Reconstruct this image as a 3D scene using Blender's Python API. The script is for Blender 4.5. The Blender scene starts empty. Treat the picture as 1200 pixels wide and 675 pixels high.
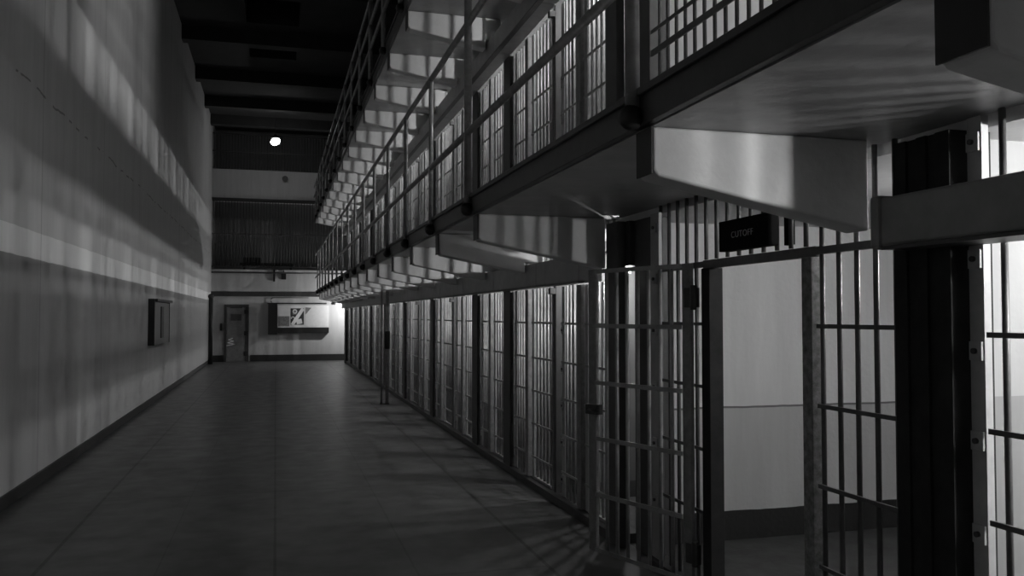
import bpy, math, random
from mathutils import Vector
random.seed(7)
S = bpy.context.scene
COL = S.collection
R = math.radians

# ------------------------------------------------------------------ materials
def mat(name, v, rough=.6, var=.12, scale=6., bump=.0, metal=0., spec=.5, emit=0., streak=False):
    m = bpy.data.materials.new(name); m.use_nodes = True
    nt = m.node_tree; N = nt.nodes; L = nt.links
    b = N['Principled BSDF']
    b.inputs['Roughness'].default_value = rough
    b.inputs['Metallic'].default_value = metal
    b.inputs['Specular IOR Level'].default_value = spec
    geo = N.new('ShaderNodeNewGeometry')
    mp = N.new('ShaderNodeMapping'); L.new(geo.outputs['Position'], mp.inputs['Vector'])
    if streak: mp.inputs['Scale'].default_value = (1, 1, .12)
    no = N.new('ShaderNodeTexNoise'); no.inputs['Scale'].default_value = scale
    no.inputs['Detail'].default_value = 6; no.inputs['Roughness'].default_value = .65
    L.new(mp.outputs[0], no.inputs['Vector'])
    cr = N.new('ShaderNodeValToRGB')
    cr.color_ramp.elements[0].position = .3; cr.color_ramp.elements[1].position = .72
    lo = v*(1-var); hi = min(1, v*(1+var))
    cr.color_ramp.elements[0].color = (lo, lo, lo, 1); cr.color_ramp.elements[1].color = (hi, hi, hi, 1)
    L.new(no.outputs['Fac'], cr.inputs[0]); L.new(cr.outputs[0], b.inputs['Base Color'])
    if bump:
        bp = N.new('ShaderNodeBump'); bp.inputs['Strength'].default_value = bump; bp.inputs['Distance'].default_value = .01
        n2 = N.new('ShaderNodeTexNoise'); n2.inputs['Scale'].default_value = scale*5; n2.inputs['Detail'].default_value = 4
        L.new(geo.outputs['Position'], n2.inputs['Vector'])
        L.new(n2.outputs['Fac'], bp.inputs['Height']); L.new(bp.outputs[0], b.inputs['Normal'])
    if emit:
        b.inputs['Emission Color'].default_value = (1, 1, 1, 1); b.inputs['Emission Strength'].default_value = emit
    return m

def math_node(nt, op, a, b=None, c=None):
    n = nt.nodes.new('ShaderNodeMath'); n.operation = op
    for i, x in enumerate((a, b, c)):
        if x is None: continue
        if isinstance(x, (int, float)): n.inputs[i].default_value = x
        else: nt.links.new(x, n.inputs[i])
    return n.outputs[0]

def zoned_wall(name, zones, top, rough=.7, bump=.15, crack=False, panel=0):
    """painted wall: zones = [(height below which, grey)], then grey `top` above them"""
    m = mat(name, .5, rough, .10, 5., bump, streak=True)
    nt = m.node_tree; N = nt.nodes; L = nt.links
    b = N['Principled BSDF']
    src = b.inputs['Base Color'].links[0].from_socket
    geo = N.new('ShaderNodeNewGeometry'); sep = N.new('ShaderNodeSeparateXYZ')
    L.new(geo.outputs['Position'], sep.inputs[0])
    wob = N.new('ShaderNodeTexNoise'); wob.inputs['Scale'].default_value = 3.; L.new(geo.outputs['Position'], wob.inputs['Vector'])
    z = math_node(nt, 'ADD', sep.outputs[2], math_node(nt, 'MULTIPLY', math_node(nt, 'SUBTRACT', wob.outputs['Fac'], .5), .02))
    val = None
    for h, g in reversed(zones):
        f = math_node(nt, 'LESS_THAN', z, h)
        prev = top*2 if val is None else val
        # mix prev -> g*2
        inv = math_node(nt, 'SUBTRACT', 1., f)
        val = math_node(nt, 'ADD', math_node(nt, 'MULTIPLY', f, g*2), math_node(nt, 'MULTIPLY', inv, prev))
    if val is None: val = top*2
    if panel:   # thin vertical pour joints
        t = math_node(nt, 'PINGPONG', sep.outputs[1], panel/2)
        line = math_node(nt, 'LESS_THAN', t, .012)
        val = math_node(nt, 'MULTIPLY', val, math_node(nt, 'SUBTRACT', 1., math_node(nt, 'MULTIPLY', line, .35)))
    if crack:   # one long thin crack, roughly level, in the upper paint
        n3 = N.new('ShaderNodeTexNoise'); n3.inputs['Scale'].default_value = 1.6; n3.inputs['Detail'].default_value = 8
        L.new(geo.outputs['Position'], n3.inputs['Vector'])
        d = math_node(nt, 'ABSOLUTE', math_node(nt, 'SUBTRACT', sep.outputs[2], math_node(nt, 'ADD', 3.86, math_node(nt, 'MULTIPLY', n3.outputs['Fac'], .16))))
        c1 = math_node(nt, 'LESS_THAN', d, .012)
        c2 = math_node(nt, 'GREATER_THAN', wob.outputs['Fac'], .5)
        val = math_node(nt, 'MULTIPLY', val, math_node(nt, 'SUBTRACT', 1., math_node(nt, 'MULTIPLY', math_node(nt, 'MULTIPLY', c1, c2), .55)))
    mx = N.new('ShaderNodeVectorMath'); mx.operation = 'SCALE'
    L.new(src, mx.inputs[0])
    if isinstance(val, float): mx.inputs['Scale'].default_value = val
    else: L.new(val, mx.inputs['Scale'])
    L.new(mx.outputs[0], b.inputs['Base Color'])
    return m

def floor_mat():
    m = mat('corridor_floor', .09, .42, .35, 2.2, .12)
    nt = m.node_tree; N = nt.nodes; L = nt.links
    b = N['Principled BSDF']; src = b.inputs['Base Color'].links[0].from_socket
    geo = N.new('ShaderNodeNewGeometry'); sep = N.new('ShaderNodeSeparateXYZ'); L.new(geo.outputs['Position'], sep.inputs[0])
    x, y = sep.outputs[0], sep.outputs[1]
    tot = None
    for X, w in ((-1.52, .014), (.01, .010), (1.80, .014)):
        l = math_node(nt, 'LESS_THAN', math_node(nt, 'ABSOLUTE', math_node(nt, 'SUBTRACT', x, X)), w)
        tot = l if tot is None else math_node(nt, 'MAXIMUM', tot, l)
    # fainter joints: between slabs of the middle bays
    for X, w in ((.92, .008), (-.75, .005)):
        l = math_node(nt, 'MULTIPLY', .55, math_node(nt, 'LESS_THAN', math_node(nt, 'ABSOLUTE', math_node(nt, 'SUBTRACT', x, X)), w))
        tot = math_node(nt, 'MAXIMUM', tot, l)
    inmid = math_node(nt, 'MULTIPLY', math_node(nt, 'GREATER_THAN', x, -1.52), math_node(nt, 'LESS_THAN', x, 1.80))
    cross = math_node(nt, 'LESS_THAN', math_node(nt, 'PINGPONG', math_node(nt, 'ADD', y, .5), 1.52), .012)
    tot = math_node(nt, 'MAXIMUM', tot, math_node(nt, 'MULTIPLY', .6, math_node(nt, 'MULTIPLY', cross, inmid)))
    k = math_node(nt, 'SUBTRACT', 1., math_node(nt, 'MULTIPLY', tot, .75))
    mx = N.new('ShaderNodeVectorMath'); mx.operation = 'SCALE'; L.new(src, mx.inputs[0]); L.new(k, mx.inputs['Scale'])
    L.new(mx.outputs[0], b.inputs['Base Color'])
    n2 = N.new('ShaderNodeTexNoise'); n2.inputs['Scale'].default_value = 4.; n2.inputs['Detail'].default_value = 5
    L.new(geo.outputs['Position'], n2.inputs['Vector'])
    mr = N.new('ShaderNodeMapRange'); mr.inputs['To Min'].default_value = .22; mr.inputs['To Max'].default_value = .50
    L.new(n2.outputs['Fac'], mr.inputs['Value']); L.new(mr.outputs[0], b.inputs['Roughness'])
    return m

M = dict(
    floor=floor_mat(),
    cellfloor=mat('cell_floor_concrete', .065, .7, .4, 5., .2),
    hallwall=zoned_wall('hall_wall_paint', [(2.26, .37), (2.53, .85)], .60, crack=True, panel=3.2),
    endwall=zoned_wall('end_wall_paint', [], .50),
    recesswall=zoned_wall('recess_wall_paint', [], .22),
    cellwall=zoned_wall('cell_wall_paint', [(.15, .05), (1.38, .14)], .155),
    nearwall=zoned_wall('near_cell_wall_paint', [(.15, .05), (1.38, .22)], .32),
    passage=zoned_wall('passage_wall_paint', [(.22, .025), (.995, .54), (1.010, .18)], .76, bump=.5),
    ceiling=mat('ceiling_concrete', .035, .8, .2, 3.),
    dark_ceiling=mat('recess_dark', .03, .9),
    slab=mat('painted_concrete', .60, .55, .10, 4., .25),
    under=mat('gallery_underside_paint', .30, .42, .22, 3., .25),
    steel=mat('dark_steel_paint', .045, .45, .25, 9., .1),
    nearbox=mat('near_lock_housing_shaded', .20, .5, .15, 7., .05),  # housing paint copy darkened to offset the stronger light on the near box
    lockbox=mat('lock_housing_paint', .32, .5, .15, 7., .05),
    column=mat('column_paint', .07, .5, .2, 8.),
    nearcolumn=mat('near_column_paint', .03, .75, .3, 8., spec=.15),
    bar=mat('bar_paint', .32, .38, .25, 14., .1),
    screen=mat('screen_bar_shaded', .10, .42, .25, 14., .1),  # bar paint copy darkened so these bars read as backlit silhouettes
    jamb=mat('jamb_paint', .24, .5, .3, 18., .2),
    worn=mat('worn_jamb_paint', .22, .55, .6, 25., .3),
    plate=mat('pale_plate_paint', .42, .5, .12, 12., .1),
    rail=mat('railing_paint', .26, .35, .3, 12.),
    base=mat('baseboard_black', .025, .6),
    black=mat('black_paint', .015, .5),
    sign=mat('sign_black', .012, .9, spec=.1),
    letter=mat('sign_lettering', .6, .6),
    paper=mat('pale_paper', .75, .8, .06, 8.),
    grey=mat('grey_print', .20, .8, .5, 20.),
    darkprint=mat('dark_print', .035, .7),
    door=mat('steel_door_paint', .16, .5, .25, 8.),
    socket=mat('lamp_socket', .08, .5),
    bulb=mat('lit_bulb', .9, .4, emit=60.),
    lamp=mat('lit_lamp_dome', .9, .4, emit=14.),
    cabinet=mat('cabinet_paint', .16, .5),
)

# ------------------------------------------------------------------ mesh helpers
class MB:
    def __init__(s): s.v = []; s.f = []; s.sm = []
    def box(s, x0, x1, y0, y1, z0, z1):
        b = len(s.v)
        s.v += [(x0,y0,z0),(x1,y0,z0),(x1,y1,z0),(x0,y1,z0),(x0,y0,z1),(x1,y0,z1),(x1,y1,z1),(x0,y1,z1)]
        for q in ((3,2,1,0),(4,5,6,7),(0,1,5,4),(1,2,6,5),(2,3,7,6),(3,0,4,7)):
            s.f.append(tuple(b+i for i in q)); s.sm.append(False)
        return s
    def obox(s, c, ax, ay, az):   # oriented box: centre and three half-axis vectors
        b = len(s.v); c = Vector(c); ax = Vector(ax); ay = Vector(ay); az = Vector(az)
        for sz in (-1, 1):
            for sx, sy in ((-1,-1),(1,-1),(1,1),(-1,1)):
                s.v.append(tuple(c+ax*sx+ay*sy+az*sz))
        for q in ((3,2,1,0),(4,5,6,7),(0,1,5,4),(1,2,6,5),(2,3,7,6),(3,0,4,7)):
            s.f.append(tuple(b+i for i in q)); s.sm.append(False)
        return s
    def tube(s, pts, r, n=10, radii=None):
        pts = [Vector(p) for p in pts]; b = len(s.v); m = len(pts)
        for i, p in enumerate(pts):
            d = (pts[min(i+1, m-1)]-pts[max(i-1, 0)]).normalized()
            a = Vector((0,0,1)) if abs(d.z) < .9 else Vector((1,0,0))
            u = d.cross(a).normalized(); w = d.cross(u).normalized()
            rr = radii[i] if radii else r
            for k in range(n):
                t = 2*math.pi*k/n
                s.v.append(tuple(p+u*math.cos(t)*rr+w*math.sin(t)*rr))
        for i in range(m-1):
            for k in range(n):
                k2 = (k+1) % n
                s.f.append((b+i*n+k, b+i*n+k2, b+(i+1)*n+k2, b+(i+1)*n+k)); s.sm.append(True)
        s.f.append(tuple(b+k for k in reversed(range(n)))); s.sm.append(False)
        s.f.append(tuple(b+(m-1)*n+k for k in range(n))); s.sm.append(False)
        return s
    def prism_y(s, poly, y0, y1):   # poly in (x,z)
        b = len(s.v); n = len(poly)
        for y in (y0, y1):
            for x, z in poly: s.v.append((x, y, z))
        for k in range(n):
            k2 = (k+1) % n
            s.f.append((b+k, b+k2, b+n+k2, b+n+k)); s.sm.append(False)
        s.f.append(tuple(b+k for k in reversed(range(n)))); s.sm.append(False)
        s.f.append(tuple(b+n+k for k in range(n))); s.sm.append(False)
        return s
    def ball(s, c, r, n=14, sz=1.):
        c = Vector(c); b = len(s.v); m = n//2
        for i in range(1, m):
            t = math.pi*i/m
            for k in range(n):
                a = 2*math.pi*k/n
                s.v.append((c.x+r*math.sin(t)*math.cos(a), c.y+r*math.sin(t)*math.sin(a), c.z+r*sz*math.cos(t)))
        top = len(s.v); s.v.append((c.x, c.y, c.z+r*sz)); bot = len(s.v); s.v.append((c.x, c.y, c.z-r*sz))
        for i in range(m-2):
            for k in range(n):
                k2 = (k+1) % n
                s.f.append((b+i*n+k, b+(i+1)*n+k, b+(i+1)*n+k2, b+i*n+k2)); s.sm.append(True)
        for k in range(n):
            k2 = (k+1) % n
            s.f.append((top, b+k, b+k2)); s.sm.append(True)
            s.f.append((bot, b+(m-2)*n+k2, b+(m-2)*n+k)); s.sm.append(True)
        return s
    def mesh(s, name, m):
        me = bpy.data.meshes.new(name); me.from_pydata(s.v, [], s.f)
        me.polygons.foreach_set('use_smooth', s.sm)
        me.materials.append(m)
        import bmesh
        bm = bmesh.new(); bm.from_mesh(me); bmesh.ops.recalc_face_normals(bm, faces=bm.faces); bm.to_mesh(me); bm.free()
        me.update()
        return me
    def build(s, name, m, parent=None, bevel=0, loc=None):
        o = bpy.data.objects.new(name, s.mesh(name, m)); COL.objects.link(o)
        if parent: o.parent = parent
        if loc: o.location = loc
        if bevel:
            bv = o.modifiers.new('edge', 'BEVEL'); bv.width = bevel; bv.segments = 2; bv.limit_method = 'ANGLE'; bv.angle_limit = R(40)
        return o

def tag(o, label=None, cat=None, group=None, kind=None):
    if label: o['label'] = label
    if cat: o['category'] = cat
    if group: o['group'] = group
    if kind: o['kind'] = kind
    return o
def thing(name, loc, label, cat, group=None):
    o = bpy.data.objects.new(name, None); COL.objects.link(o); o.location = loc; o.empty_display_size = .1
    return tag(o, label, cat, group)
def struct(name, mb, m, bevel=0, label=None):
    o = mb.build(name, m, bevel=bevel); o['kind'] = 'structure'
    if label: o['label'] = label
    return o
def copy_tree(root, loc, label, group=None):
    r = root.copy(); COL.objects.link(r); r.location = loc; r['label'] = label
    if group: r['group'] = group
    for ch in list(root.children):
        c = ch.copy(); COL.objects.link(c); c.parent = r
        for g in list(ch.children):
            d = g.copy(); COL.objects.link(d); d.parent = c
    return r

ORD = ['zeroth','first','second','third','fourth','fifth','sixth','seventh','eighth','ninth','tenth','eleventh','twelfth',
       'thirteenth','fourteenth','fifteenth','sixteenth','seventeenth','eighteenth','nineteenth','twentieth']
TIER = 2.60
P0, DP, NC = 5.97, 1.57, 16          # cell partitions at P0 + DP*k
XB = 2.52                            # plane of the bars
ZB = [.29, .62, .95, 1.28, 1.63]     # crossbar heights of the cells
YEND = P0+DP*NC                      # far end of the block
YE = 33.3                            # end wall

# ------------------------------------------------------------------ setting
struct('floor', MB().box(-2.6, 2.56, -6, YE+.2, -.1, 0), M['floor'])
struct('floor_passage', MB().box(2.56, 7.2, -6, YE+.2, -.1, 0), M['cellfloor'])
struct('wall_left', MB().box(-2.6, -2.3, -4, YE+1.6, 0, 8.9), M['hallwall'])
struct('baseboard_left', MB().box(-2.3, -2.275, -4, YE, 0, .12), M['base'])
# end wall: lower wall, two pale parapets with recesses between
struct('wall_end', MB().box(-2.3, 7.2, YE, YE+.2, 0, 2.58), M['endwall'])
struct('baseboard_end', MB().box(-.9, 7.2, YE-.03, YE, 0, .24).box(-2.3, -1.82, YE-.03, YE, 0, .24), M['base'])
struct('wall_end_parapet', MB().box(-2.3, 7.2, YE-.12, YE+.2, 2.60, 3.42).box(-2.3, 7.2, YE-.12, YE+.2, 6.06, 7.14), M['endwall'])
struct('trim_ledge', MB().box(-2.3, 7.2, YE-.16, YE, 2.42, 2.60).box(-2.3, 7.2, YE-.15, YE-.05, 6.0, 6.07), M['steel'])
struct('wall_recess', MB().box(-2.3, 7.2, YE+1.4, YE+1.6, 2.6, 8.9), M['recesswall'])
struct('floor_recess', MB().box(-2.3, 7.2, YE+.2, YE+1.4, 2.6, 2.75).box(-2.3, 7.2, YE+.2, YE+1.4, 6.1, 6.3), M['slab'])
# ceiling with two skylight wells and cross beams
wells = [(20.0, 21.7), (23.0, 24.6)]
c = MB(); ylist = [-4, wells[0][0], wells[0][1], wells[1][0], wells[1][1], YE+1.6]
for i in range(5):
    a, b = ylist[i], ylist[i+1]
    if i in (1, 3): c.box(-2.6, -.75, a, b, 8.9, 9.1).box(.5, 7.2, a, b, 8.9, 9.1)
    else: c.box(-2.6, 7.2, a, b, 8.9, 9.1)
struct('ceiling', c, M['ceiling'])
w = MB()
for a, b in wells:
    w.box(-.80, -.75, a, b, 9.1, 10.).box(.5, .55, a, b, 9.1, 10.).box(-.75, .5, a-.05, a, 9.1, 10.).box(-.75, .5, b, b+.05, 9.1, 10.).box(-.8, .55, a-.05, b+.05, 10., 10.05)
struct('ceiling_well', w, M['dark_ceiling'])
for y in (18.6, 22.3, 26.0, 29.3, 32.0):
    struct('ceiling_beam', MB().box(-2.3, 7.2, y, y+.35, 8.55, 8.9), M['ceiling'])

# cell block shell: floors between tiers, partitions, back wall, cutoff passage
for t in (1, 2, 3):
    struct('slab', MB().box(2.55, 7.2, -6, YEND+.1, TIER*t-.20, TIER*t), M['slab'])
for t in (0, 1):
    z0, z1 = TIER*t, TIER*t+2.40
    struct('wall_cell_back', MB().box(5.1, 5.25, P0+.06, YEND, z0, z1), M['cellwall'])
    struct('wall_passage', MB().box(2.76, 5.25, 5.85, 5.99, z0, z1), M['passage'])
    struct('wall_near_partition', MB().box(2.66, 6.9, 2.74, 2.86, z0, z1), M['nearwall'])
    struct('wall_passage_back', MB().box(7.0, 7.2, -6, 5.99, z0, z1), M['passage'])
    struct('wall_passage_side', MB().box(5.25, 6.99, 5.85, 5.99, z0, z1), M['passage'])
    for k in range(1, NC+1):
        struct('wall_partition', MB().box(2.66, 5.09, P0+DP*k-.06, P0+DP*k+.06, z0, z1), M['cellwall'])
struct('wall_upper_tier', MB().box(2.55, 5.2, 5.85, YEND, 2*TIER, 3*TIER-.2), M['cellwall'])
struct('trim_curb', MB().box(2.44, 2.66, P0-.0, YEND, 0, .07).box(2.46, 2.60, 2.94, 3.56, 0, .06).box(2.46, 2.60, 4.70, 5.40, 0, .06).box(2.46, 2.60, -6, 2.60, 0, .06), M['steel'])

# columns in the bar plane
WIDE = {2, 3, 5, 7, 9, 11, 13, 15}
for t in (0, 1):
    z0, z1 = TIER*t, TIER*t+2.40
    for k in range(1, NC+1):
        hw = .14 if k in WIDE else .03
        x0 = 2.46 if k in WIDE else 2.50
        cm = MB().box(x0, 2.65, P0+DP*k-hw, P0+DP*k+hw, z0, z1)
        if k not in WIDE: cm.box(2.445, x0, P0+DP*k-hw, P0+DP*k+hw, z0+1.90, z0+1.957)
        struct('column', cm, M['column'], .004)
    struct('column', MB().box(2.54, 2.68, 5.52, 5.80, z0, z1), M['column'], .006)
    struct('column', MB().box(2.43, 2.495, 5.86, 6.08, z0, z1), M['column'], .006)
    struct('light_leak_block', MB().box(2.50, 2.68, 5.805, 6.075, z0+2.07, z0+2.40), M['column'])  # block added to stop the first cell's bulb leaking between the columns
    # the steel column by the cutoff: a channel with two flanges
    struct('column', MB().box(2.44, 2.62, 2.63, 2.93, z0, z1).box(2.428, 2.441, 2.63, 2.70, z0, z1).box(2.428, 2.441, 2.75, 2.80, z0, z1).box(2.428, 2.441, 2.86, 2.93, z0, z1), M['nearcolumn'])
struct('column', MB().box(2.40, 2.66, YEND+.08, YEND+.30, 0, 2.40), M['column'], .006, )

# gallery floors (second and third tier), steel edge, brackets
def gallery(t, xt):
    z = TIER*(t-1)
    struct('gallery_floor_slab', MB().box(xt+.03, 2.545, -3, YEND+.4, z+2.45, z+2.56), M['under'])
    struct('gallery_edge_trim', MB().box(xt-.012, xt+.028, -3, YEND+.4, z+2.455, z+2.60).box(xt-.03, xt-.012, -3, YEND+.4, z+2.57, z+2.60), M['steel'], .004)
gallery(1, 1.40); gallery(2, 1.34)

def bracket_mesh(xt, yw, notch):
    d = xt-1.43
    poly = [(1.43+d, 2.449), (1.43+d, 2.275), (1.452+d, 2.252), (2.43, 2.06), (2.43, 2.449)]
    if notch: poly = [(1.43+d, 2.449), (1.43+d, 2.275), (1.452+d, 2.252), (2.25, 2.098), (2.25, 2.195), (2.43, 2.195), (2.43, 2.449)]
    return MB().prism_y(poly, 0, yw).mesh('gallery_bracket', M['slab'])
ybr = [-.07, 1.43, 3.08]+[P0+DP*k+.12 for k in range(NC)]
for t, xt in ((1, 1.43), (2, 1.37)):
    me = bracket_mesh(xt, .15, False); men = bracket_mesh(xt, .15, True); plate = MB().box(xt-.006, xt+.001, .002, .148, 2.262, 2.448).mesh('end_plate', M['black'])
    for i, y in enumerate(ybr):
        if t == 2 and y < 3: continue
        o = bpy.data.objects.new('gallery_bracket', me if i in (2, 3) else men); COL.objects.link(o); o.location = (0, y, TIER*(t-1))
        e = bpy.data.objects.new('end_plate', plate); COL.objects.link(e); e.parent = o
        bv = o.modifiers.new('edge', 'BEVEL'); bv.width = .012; bv.segments = 3
        low = 'first gallery' if t == 1 else 'upper gallery'
        if i == 2 and t == 1: lab = 'white concrete bracket under the gallery just in front of the cutoff sign'
        elif i == 1: lab = 'white concrete bracket above the near lock housing, at the top right corner'
        elif i == 0: lab = 'white concrete bracket behind the viewer under the first gallery'
        elif i == 3 and t == 1: lab = 'white concrete bracket under the first gallery at the far side of the cutoff opening'
        elif i == 2: lab = 'white concrete bracket under the upper gallery, closest to the viewer'
        else: lab = f'white concrete bracket under the {low}, {ORD[i-2]} beyond the cutoff'
        tag(o, lab, 'bracket', f'brackets under the {low}')

# railings
def railing(t, xr, rails, top, tall, r):
    z = TIER*(t-1)
    nm = 'first gallery' if t == 1 else 'upper gallery'
    th = thing('gallery_railing', (xr, 0, z), f'dark pipe railing of posts and {"two" if t==1 else "three"} rails along the edge of the {nm}', 'railing')
    yp = ([1.52, 3.13] if t == 1 else [3.30])+[P0+DP*k+.19 for k in range(NC)]
    for y in yp:
        h = 4.835 if (t == 1 and y in tall) else top
        rr = .030 if y in tall and t == 1 else r
        p = MB().tube([(0, y, 2.50), (0, y, h)], rr, 12).build('post', M['rail'], th)
        MB().ball((-.005, y, 2.49), .052, 12).tube([(.0, y, 2.475), (.02, y, 2.475)], .035, 10).build('foot', M['black'], p)
    for h in rails:
        MB().tube([(-.0, -3 if t == 1 else 2.5, h), (-.0, YEND+.3, h)], .025, 10).build('rail', M['rail'], th)
    return th
railing(1, 1.365, [3.06, 3.88], 3.88, (3.13, P0+.19), .022)
railing(2, 1.30, [2.99, 3.36, 3.72], 3.72, (), .030)

# lock housings over the cell fronts
def housing_mesh(L):
    return MB().box(-.20, 0, .004, L-.004, 1.97, 2.18), MB().box(-.205, -.15, .0, L, 1.958, 1.969), MB().box(-.21, 0, L-.05, L-.01, 1.965, 2.185)
def lock_housing(y, L, z, label, group):
    th = thing('lock_housing', (2.47, y, z), label, 'lock housing', group)
    a, b, c = housing_mesh(L)
    a.build('cover', M['lockbox'], th, .008); b.build('lip', M['steel'], th)
    return th
for t in (0, 1):
    nm = 'ground tier' if t == 0 else 'second tier'
    g = f'lock housings over the {nm} cells'
    y0 = 6.26
    proto = lock_housing(y0, P0+DP-.15-y0, TIER*t, f'dark steel lock housing over the first cell beyond the cutoff, {nm}', g)
    p2 = lock_housing(P0+DP-.15, DP, TIER*t, f'dark steel lock housing over the second cell beyond the cutoff, {nm}', g)
    for k in range(2, NC):
        copy_tree(p2, (2.47, P0+DP*k-.15, TIER*t), f'dark steel lock housing over the {ORD[k+1]} cell beyond the cutoff, {nm}', g)
nh = thing('lock_housing', (2.49, -5.5, 0), 'big dark steel lock housing resting on the steel column before the cutoff', 'lock housing')
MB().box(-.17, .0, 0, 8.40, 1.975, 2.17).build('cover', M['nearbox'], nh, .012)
MB().box(-.185, .0, 8.37, 8.425, 1.965, 2.18).build('end_cap', M['nearbox'], nh, .014)
MB().box(-.18, .0, 0, 8.36, 1.96, 1.974).build('lip', M['steel'], nh)

nh2 = copy_tree(nh, (2.49, -5.5, TIER), 'big dark steel lock housing over the second tier front, before the cutoff')

# ------------------------------------------------------------------ barred fronts
def bar_me(z0, z1, r=.0125, n=10, m='bar'):
    return MB().tube([(0, 0, z0), (0, 0, z1)], r, n).mesh('bar', M[m])
def add(me, name, parent, loc=(0, 0, 0)):
    o = bpy.data.objects.new(name, me); COL.objects.link(o); o.parent = parent; o.location = loc
    return o
ME = dict(cell=bar_me(.07, 1.97), transom=bar_me(2.20, 2.448), full=bar_me(.06, 2.448, m='screen'), upper=bar_me(2.04, 2.448, m='screen'), low=bar_me(.06, 2.0))
def crossbar(y0, y1, z, parent, x=-.014, name='crossbar', h=.010):
    return MB().box(x-.005, x+.005, y0, y1, z-h, z+h).build(name, M['screen' if x < -.015 else 'bar'], parent)
def bolt_plate(y0, y1, z, parent, x=-.012, m='plate'):
    p = MB().box(x-.012, x, y0, y1, z-.035, z+.035).build('bolt_plate', M[m], parent, .002)
    yc = (y0+y1)/2
    MB().tube([(x-.024, yc, z), (x-.010, yc, z)], .011, 8).build('bolt', M['steel'], p)
    return p

def make_cell_door():
    th = thing('cell_door', (XB, 0, 0), '', 'cell door')
    for k in range(5): add(ME['cell'], 'bar', th, (0, .17+.107*k, 0))
    for z in ZB: crossbar(.09, .76, z, th)
    MB().box(-.010, .006, .69, .76, .075, 1.965).build('stile', M['plate'], th)
    MB().box(-.010, .008, .085, .115, .075, 1.965).build('stile', M['jamb'], th)
    MB().box(-.02, .012, .126, .674, .075, .10).build('bottom_rail', M['bar'], th)
    return th
def make_cell_grille():
    th = thing('cell_grille', (XB, 0, 0), '', 'grille')
    MB().box(-.045, .015, .80, .90, .075, 1.965).build('jamb_post', M['jamb'], th, .006)
    for k in range(4): add(ME['cell'], 'bar', th, (0, 1.00+.095*k, 0))
    for z in ZB: crossbar(.945, 1.40, z, th)
    pl = MB().box(-.008, .004, 1.32, 1.40, .075, 1.965).build('mounting_strip', M['plate'], th)
    for z in ZB: bolt_plate(1.335, 1.395, z-.06, pl, -.008)
    return th
def make_transom():
    th = thing('transom_grille', (XB, 0, 0), '', 'grille')
    MB().box(-.06, .012, .15, 1.40, 2.186, 2.20).build('bottom_rail', M['steel'], th)
    for k in range(10): add(ME['transom'], 'bar', th, (0, .17+.13*k, 0))
    return th
D, G, T = make_cell_door(), make_cell_grille(), make_transom()
first = True
for t in (0, 1):
    nm = 'ground tier' if t == 0 else 'second tier'
    for k in range(0, NC):
        y = P0+DP*k; n = ORD[k+1]; z = TIER*t
        labs = (f'sliding barred door of the {n} cell beyond the cutoff, {nm}',
                f'fixed barred panel with post, {n} cell beyond the cutoff, {nm}',
                f'short bars above the {n} lock housing beyond the cutoff, {nm}')
        grp = (f'cell doors of the {nm}', f'fixed barred panels of the {nm}', f'short bars above the {nm} lock housings')
        yo = y+.03 if k == 0 else y
        for pr, lab, gg in zip((D, G, T), labs, grp):
            yy = yo if pr is D and k == 0 else y
            if first: pr.location = (XB, yy, z); pr['label'] = lab; pr['group'] = gg
            else: copy_tree(pr, (XB, yy, z), lab, gg)
        first = False

# barred front of the near side (right edge) and of the cutoff, both tiers
GZ = [.10, .51, .89, 1.27, 1.65]
for t in (0, 1):
    z = TIER*t; nm = 'ground tier' if t == 0 else 'second tier'
    th = thing('barred_screen', (XB, 0, z), f'barred front with a pale bolted strip before the cutoff, {nm}', 'grille')
    pl = MB().box(-.02, .012, 2.55, 2.618, .061 if t == 0 else .0, 2.44).build('mounting_strip', M['plate'], th)
    for zz in (2.345, 1.91, 1.57, 1.24, .90, .57, .24): bolt_plate(2.555, 2.613, zz, pl, -.02)
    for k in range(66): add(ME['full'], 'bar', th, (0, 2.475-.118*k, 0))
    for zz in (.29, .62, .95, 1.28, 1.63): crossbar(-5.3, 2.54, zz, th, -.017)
    # cutoff front
    if t == 0:
        th = thing('barred_screen', (XB, 0, 0), 'barred front of the cutoff with an open doorway under the dark sign', 'grille')
        MB().box(-.02, .015, 2.94, 3.56, 1.995, 2.03).box(-.02, .015, 3.56, 4.68, 1.985, 2.035).box(-.02, .015, 4.68, 5.41, 1.995, 2.03).build('head_rail', M['screen'], th)
        MB().box(-.045, .03, 3.56, 3.64, .005, 1.984).build('door_jamb', M['worn'], th, .004)
        MB().box(-.05, .04, 4.55, 4.65, .005, 1.984).build('door_jamb', M['nearcolumn'], th, .004)
        k = 0
        while 3.03+.1265*k < 5.40:
            y = 3.03+.1265*k
            if y < 3.55 or y > 4.70: add(ME['full'], 'bar', th, (0, y, 0))
            else: add(ME['upper'], 'bar', th, (0, y, 0))
            k += 1
        for zz in GZ[1:]:
            crossbar(2.94, 3.555, zz, th, -.017); crossbar(4.665, 5.41, zz, th, -.017)
        pl = MB().box(-.03, -.006, 5.28, 5.41, .065, 2.40).build('mounting_strip', M['plate'], th)
        for zz in (2.3, 1.95, 1.60, 1.22, .84, .46): bolt_plate(5.30, 5.37, zz, pl, -.03)
    else:
        th = thing('barred_screen', (XB, 0, z), 'barred front above the cutoff, seen over the first gallery edge', 'grille')
        for k in range(19): add(ME['full'], 'bar', th, (0, 3.03+.1265*k, 0))
        for zz, hh in ((.30, .018), (.71, .018), (.92, .022), (1.07, .012), (1.65, .018), (2.1, .018)): crossbar(2.94, 5.41, zz, th, -.017, h=hh)
        MB().box(-.02, .02, 2.94, 5.41, 0, .06).build('sill', M['steel'], th)

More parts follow.
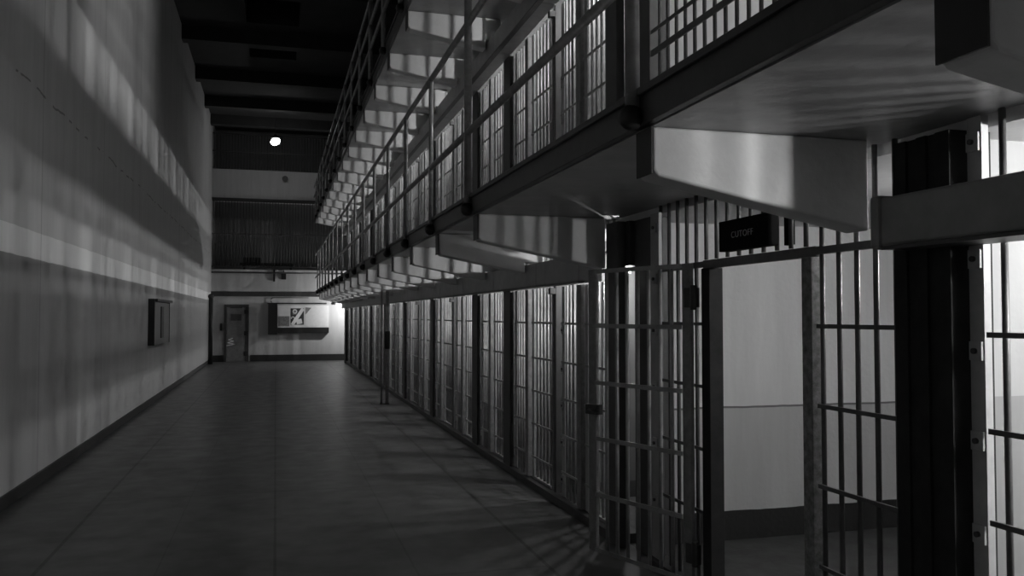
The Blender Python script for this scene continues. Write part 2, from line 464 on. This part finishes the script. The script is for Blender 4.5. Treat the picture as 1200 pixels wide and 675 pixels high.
# open gate leaf of the cutoff
Hx, Hy, Fx, Fy = 2.435, 4.70, 2.115, 5.60
L = math.hypot(Fx-Hx, Fy-Hy)
g = thing('cutoff_gate', (Hx, Hy, 0), 'barred gate of the cutoff standing open into the corridor on its hinges', 'gate')
g.rotation_euler.z = math.atan2(Fy-Hy, Fx-Hx)
def stile(x0, x1): return MB().box(x0, x1, -.014, .014, .09, 2.02)
s1 = stile(0, .07).build('hinge_stile', M['jamb'], g, .003)
stile(L-.075, L).build('lock_stile', M['jamb'], g, .003)
for k in range(7): add(bar_me(.10, 2.0, .0125), 'bar', g, (.07+(L-.145)*(k+1)/8, 0, 0))
for z in (.105, .48, .86, 1.24, 1.63, 2.005):
    MB().box(.071, L-.076, .013, .023, z-.014, z+.014).build('crossbar', M['bar'], g)
MB().box(L-.10, L+.02, -.03, .03, 1.02, 1.09).build('lock_case', M['steel'], g, .004)
MB().tube([(L-.05, .03, 1.055), (L-.05, .06, 1.055), (L-.16, .06, 1.055)], .008, 8).build('handle', M['steel'], g)
for z in (.27, 1.81):
    MB().box(-.045, .05, -.018, .018, z-.06, z+.06).tube([(-.012, .0, z-.075), (-.012, .0, z+.075)], .022, 12).build('hinge', M['steel'], g, .003)

# CUTOFF sign, clamped to the bars
sg = thing('sign', (2.43, 4.09, 2.065), 'black sign reading CUTOFF hanging on the bars over the open doorway', 'sign')
MB().box(-.012, .052, -.25, .25, -.005, .165).build('board', M['sign'], sg, .004)
MB().box(.115, .135, -.27, -.20, 0, .155).build('back_plate', M['sign'], sg, .002)
cu = bpy.data.curves.new('lettering', 'FONT'); cu.body = 'CUTOFF'; cu.size = .050; cu.align_x = 'CENTER'; cu.align_y = 'CENTER'; cu.extrude = .0012; cu.space_character = 1.12
cu.offset = -.0006
tmp = bpy.data.objects.new('lettering', cu); COL.objects.link(tmp)
bpy.context.view_layer.update()
me = bpy.data.meshes.new_from_object(tmp.evaluated_get(bpy.context.evaluated_depsgraph_get()))
bpy.data.objects.remove(tmp)
me.name = 'lettering'; me.materials.clear(); me.materials.append(M['letter'])
lt = add(me, 'lettering', sg, (-.0135, .0, .078))
lt.rotation_euler = (R(90), 0, R(-90)); lt.scale = (1.1, 1, 1)
lt['label'] = 'grey capital letters reading CUTOFF'

# gate posts standing in the corridor
gp = thing('gate_post', (1.98, 16.6, 0), 'slim pair of steel posts with a dark lock box standing in the corridor', 'post')
MB().tube([(0, 0, 0), (0, 0, 2.25)], .022, 10).build('pole', M['bar'], gp)
MB().box(.075, .135, -.03, .03, 0, 2.25).build('pole', M['jamb'], gp)
MB().box(.055, .155, -.05, .05, 1.06, 1.40).build('lock_box', M['black'], gp, .006)
MB().box(-.03, .15, -.04, .04, 0, .012).build('base_plate', M['steel'], gp)

# ------------------------------------------------------------------ left wall fixtures
cb = thing('wall_cabinet', (-2.3, 17.2, 1.14), 'shallow dark-sided display cabinet mounted on the long painted wall', 'cabinet')
MB().box(0, .115, 0, .05, 0, .88).build('side_or_shadow_panel', M['black'], cb)
MB().box(0, .115, 2.35, 2.40, 0, .88).build('side_or_shadow_panel', M['black'], cb)
MB().box(0, .105, .05, 2.35, .0, .82).build('front', M['cabinet'], cb)
MB().box(0, .16, 0.05, 2.5, .83, .88).build('top_lip', M['black'], cb)
MB().box(.106, .125, .95, 1.3, .12, .74).build('slot', M['black'], cb)
st = thing('standpipe', (-2.2, 31.8, 0), 'dark upright pipe with a capped top at the far end of the long wall', 'pipe')
MB().tube([(0, 0, 0), (0, 0, 2.34)], .075, 14).build('pipe', M['black'], st)
MB().ball((0, 0, 2.38), .10, 14).build('cap', M['black'], st)

# ------------------------------------------------------------------ end wall fixtures
dr = MB().box(-1.74, -1.10, YE-.05, YE-.005, .01, 1.98).build('door_1', M['door']); dr['kind'] = 'structure'; dr['label'] = 'grey steel door with a small window in the end wall'
MB().box(-1.84, -1.75, YE-.07, YE, 0, 2.12).box(-1.09, -.96, YE-.06, YE, 0, 2.12).box(-1.75, -1.09, YE-.07, YE, 2.02, 2.12).build('door_frame', M['steel'], dr)
MB().box(-1.60, -1.22, YE-.06, YE-.05, 1.52, 1.76).build('window', M['steel'], dr)
MB().box(-1.62, -1.20, YE-.07, YE-.05, 1.985, 2.015).build('head_slot', M['black'], dr)
for z in (.30, 1.05, 1.85): MB().box(-1.12, -1.0, YE-.09, YE-.05, z-.08, z+.08).build('hinge', M['black'], dr)
MB().box(-1.98, -1.90, YE-.06, YE, 1.15, 1.42).build('lock', M['black'], dr)
pp = MB()
for i in range(5):
    z = .62+.055*i; pp.obox((-1.60+.02*(i % 2), YE-.056, z), (.16-.02*i, 0, .03*((-1)**i)), (0, .004, 0), (0, 0, .012))
pp.build('chalk_scrawl', M['paper'], dr)

bd = thing('notice_board', (0, YE, 0), 'long shallow notice board with pale posters lit from one side on the end wall', 'notice board')
MB().box(.08, 1.95, -.20, 0, 1.05, 1.25).build('shelf', M['black'], bd)
MB().box(-.30, 1.86, -.18, 0, 2.141, 2.185).build('top_bar', M['black'], bd)
MB().box(-.27, .06, -.30, 0, 1.0, 2.14).build('side_or_shadow_panel', M['black'], bd)  # dark panel added in place of the board's cast shadow
MB().box(.07, 1.95, -.05, 0, 1.26, 2.09).build('backing', M['paper'], bd)
ps = MB().box(.10, .50, -.058, -.051, 1.30, 1.68).build('grey_poster', M['grey'], bd)
dp = MB().box(.55, 1.03, -.058, -.051, 1.36, 1.98).build('dark_poster', M['darkprint'], bd)
MB().obox((.80, -.060, 1.66), (.20, 0, .31), (0, .002, 0), (.05, 0, -.04)).build('diagonal_band', M['paper'], dp)
MB().box(.62, .76, -.062, -.059, 1.74, 1.95).build('figure', M['grey'], dp)
def ring(cx, cz, ro, ri, a0=0, a1=360):
    mb = MB(); n = 18
    for i in range(n):
        a = R(a0+(a1-a0)*(i+.5)/n); rm = (ro+ri)/2
        mb.obox((cx+rm*math.cos(a), -.063, cz+rm*math.sin(a)), ((ro-ri)/2*math.cos(a), 0, (ro-ri)/2*math.sin(a)), (0, .0015, 0),
                (-math.sin(a)*rm*R((a1-a0)/n)*.6, 0, math.cos(a)*rm*R((a1-a0)/n)*.6))
    return mb
ring(.70, 1.86, .085, .045).build('ring', M['paper'], dp)
ring(.63, 1.60, .075, .035, -60, 200).build('ring', M['paper'], dp)
MB().obox((.86, -.062, 1.48), (.10, 0, .02), (0, .0015, 0), (-.02, 0, .09)).build('figure', M['paper'], dp)
rp = MB().box(1.07, 1.90, -.056, -.051, 1.30, 2.06).build('pale_poster', M['paper'], bd)
MB().prism_y([(1.09, 2.02), (1.30, 2.0), (1.09, 1.74)], -.060, -.057).build('pennant', M['grey'], rp)
cp = MB().tube([(-.10, -.04, 2.40), (-.17, -.06, 2.36), (-.17, -.06, 2.25), (-.13, -.06, 2.22)], .02, 8).tube([(-.1, -.03, 2.40), (1.2, -.03, 2.40)], .012, 8)
o = cp.build('conduit', M['steel'], loc=(0, YE, -.02)); tag(o, 'thin dark conduit running over the notice board on the end wall', 'conduit')
o = MB().ball((2.15, YE-.05, 2.17), .055, 10).tube([(2.15, YE-.05, 2.17), (2.15, YE, 2.17)], .03, 8).build('wall_socket', M['black']); tag(o, 'small round dark fitting on the bright part of the end wall', 'fitting')
# guard walk behind bars
for z0, z1, nm in ((3.50, 6.0, 'lower'), (7.14, 8.5, 'upper')):
    th = thing('guard_walk_bars', (0, YE-.04, 0), f'tall dark screen of thin bars along the {nm} guard walk on the end wall', 'bars')
    bm_ = MB().tube([(0, 0, z0), (0, 0, z1)], .012, 6).mesh('bar', M['steel'])
    for i in range(46): add(bm_, 'bar', th, (-2.24+.105*i, 0, 0))
    for z in (z0+.02, (z0+z1)/2, z1-.02): MB().box(-2.3, 2.6, -.02, .02, z-.02, z+.02).build('crossbar', M['steel'], th)
o = MB().tube([(-2.28, YE-.26, 3.30), (2.5, YE-.26, 3.30)], .03, 8).build('handrail_pipe', M['steel']); tag(o, 'dark pipe running along the lower pale parapet on the end wall', 'pipe')
th = thing('junction_box', (.28, YE-.12, 3.08), 'small dark junction box on the lower pale parapet of the end wall', 'box')
MB().box(-.09, .09, -.10, 0, -.02, .24).build('case', M['black'], th, .01)
MB().tube([(0, -.03, .2), (0, -.03, .34)], .02, 8).build('conduit', M['black'], th)
o = MB().box(-.10, -.03, YE-.20, YE-.12, 2.98, 3.42).build('hanging_strap', M['black']); tag(o, 'short dark strap hanging beside the junction box on the pale parapet', 'strap')
o = MB().tube([(.30, YE-.12, 6.85), (.30, YE-.24, 6.85)], .10, 12, [.06, .11]).build('wall_mounted_loudspeaker', M['steel']); tag(o, 'small round dark loudspeaker on the upper pale parapet of the end wall', 'loudspeaker')
th = thing('bench', (-.3, YE+.55, 2.75), 'low dark bench seen through the bars of the guard walk', 'bench')
MB().box(-1.0, .95, -.15, .15, .86, .95).build('seat', M['black'], th)
MB().box(-.9, -.82, -.1, .1, 0, .86).build('leg', M['black'], th); MB().box(.8, .88, -.1, .1, 0, .86).build('leg', M['black'], th)
MB().box(-.9, -.25, -.1, .1, .96, 1.16).build('bundle', M['black'], th)

# hanging lamp at the far end of the hall
lp = thing('hanging_lamp', (-.06, 30.6, 7.75), 'lit lamp hanging from the dark ceiling at the far end of the hall', 'lamp')
MB().ball((0, 0, 0), .17, 18, .72).build('glowing_globe', M['lamp'], lp).rotation_euler = (0, R(-22), 0)
MB().tube([(0, 0, .10), (0, 0, .16), (0, 0, .24)], .1, 14, [.13, .12, .04]).build('cap', M['socket'], lp)
MB().tube([(0, 0, .24), (0, 0, .79)], .012, 8).build('stem', M['socket'], lp)

# ------------------------------------------------------------------ lamps in the cells and the passage
def point(name, loc, W, r=.03):
    l = bpy.data.lights.new(name, 'POINT'); l.energy = W; l.shadow_soft_size = r
    o = bpy.data.objects.new(name, l); COL.objects.link(o); o.location = loc; return o
def bare_bulb(loc, zc, label, W, r, group=None):
    th = thing('bulb_holder', (loc[0], loc[1], zc), label, 'lamp', group)
    MB().tube([(0, 0, loc[2]-zc+r+.002), (0, 0, loc[2]-zc+r+.05)], .02, 10).build('socket', M['socket'], th)
    MB().tube([(0, 0, loc[2]-zc+r+.05), (0, 0, 0)], .005, 6).build('cord', M['socket'], th)
    point('bulb_light', loc, W, r)
PW = dict(a=165, p=48, b=100, up3=5000, cell=74, end=130)
for t in (0, 1):
    z = TIER*t; nm = 'ground tier' if t == 0 else 'second tier'
    bare_bulb((3.45, 1.47, z+2.25), z+2.40, f'ceiling bulb holder inside the barred front before the cutoff, {nm}', PW['a'], .08)
    bare_bulb((3.6, 3.3, z+2.30), z+2.40, f'ceiling bulb holder inside the cutoff, {nm}', PW['p'], .04)
    bare_bulb((3.47, -4.0, z+2.25), z+2.40, f'added fill bulb holder behind the viewer, {nm}', PW['b'], .04)  # unseen lamps added to brighten the left wall
bare_bulb((6.0, -2.4, 5.65), 7.60, 'hanging bulb holder of the third tier', PW['up3'], .35)
struct('upper_light_blocker', MB().box(2.56, 2.7, -6, 3.2, 2*TIER, 3*TIER-.2), M['cellwall'])  # unseen panel added to cut the third tier lamp off the near wall
for t in (0, 1):
    for k in range(NC):
        p = (3.0, P0+1.0, TIER*t+2.05) if k == 0 else (3.45, P0+DP*k+.22, TIER*t+2.25)
        bare_bulb(p, TIER*t+2.40, f'bare bulb holder in the {ORD[k+1]} cell beyond the cutoff, {"ground" if t==0 else "second"} tier',
                  PW['cell']*(.4 if k == 0 else 1), .026, 'bulb holders in the cells')
bare_bulb((2.95, 32.3, 2.15), 2.40, 'bulb holder around the far corner of the cell block', PW['end'], .05)
point('hall_lamp_light', (-.06, 30.6, 7.45), 5, .12)

# ------------------------------------------------------------------ world, camera, colour
wd = bpy.data.worlds.new('world'); S.world = wd; wd.use_nodes = True
wd.node_tree.nodes['Background'].inputs[0].default_value = (.5, .5, .5, 1)
wd.node_tree.nodes['Background'].inputs[1].default_value = .004
cam = bpy.data.cameras.new('camera'); cam.sensor_width = 36; cam.lens = 30; cam.clip_end = 200; cam.clip_start = .05
co = bpy.data.objects.new('camera', cam); COL.objects.link(co)
co.location = (0, 0, 1.7); co.rotation_euler = (R(90+1.861), 0, R(-15.475))
S.camera = co
vs = S.view_settings; vs.view_transform = 'Standard'; vs.look = 'None'; vs.gamma = 1; vs.use_curve_mapping = False; vs.exposure = 0
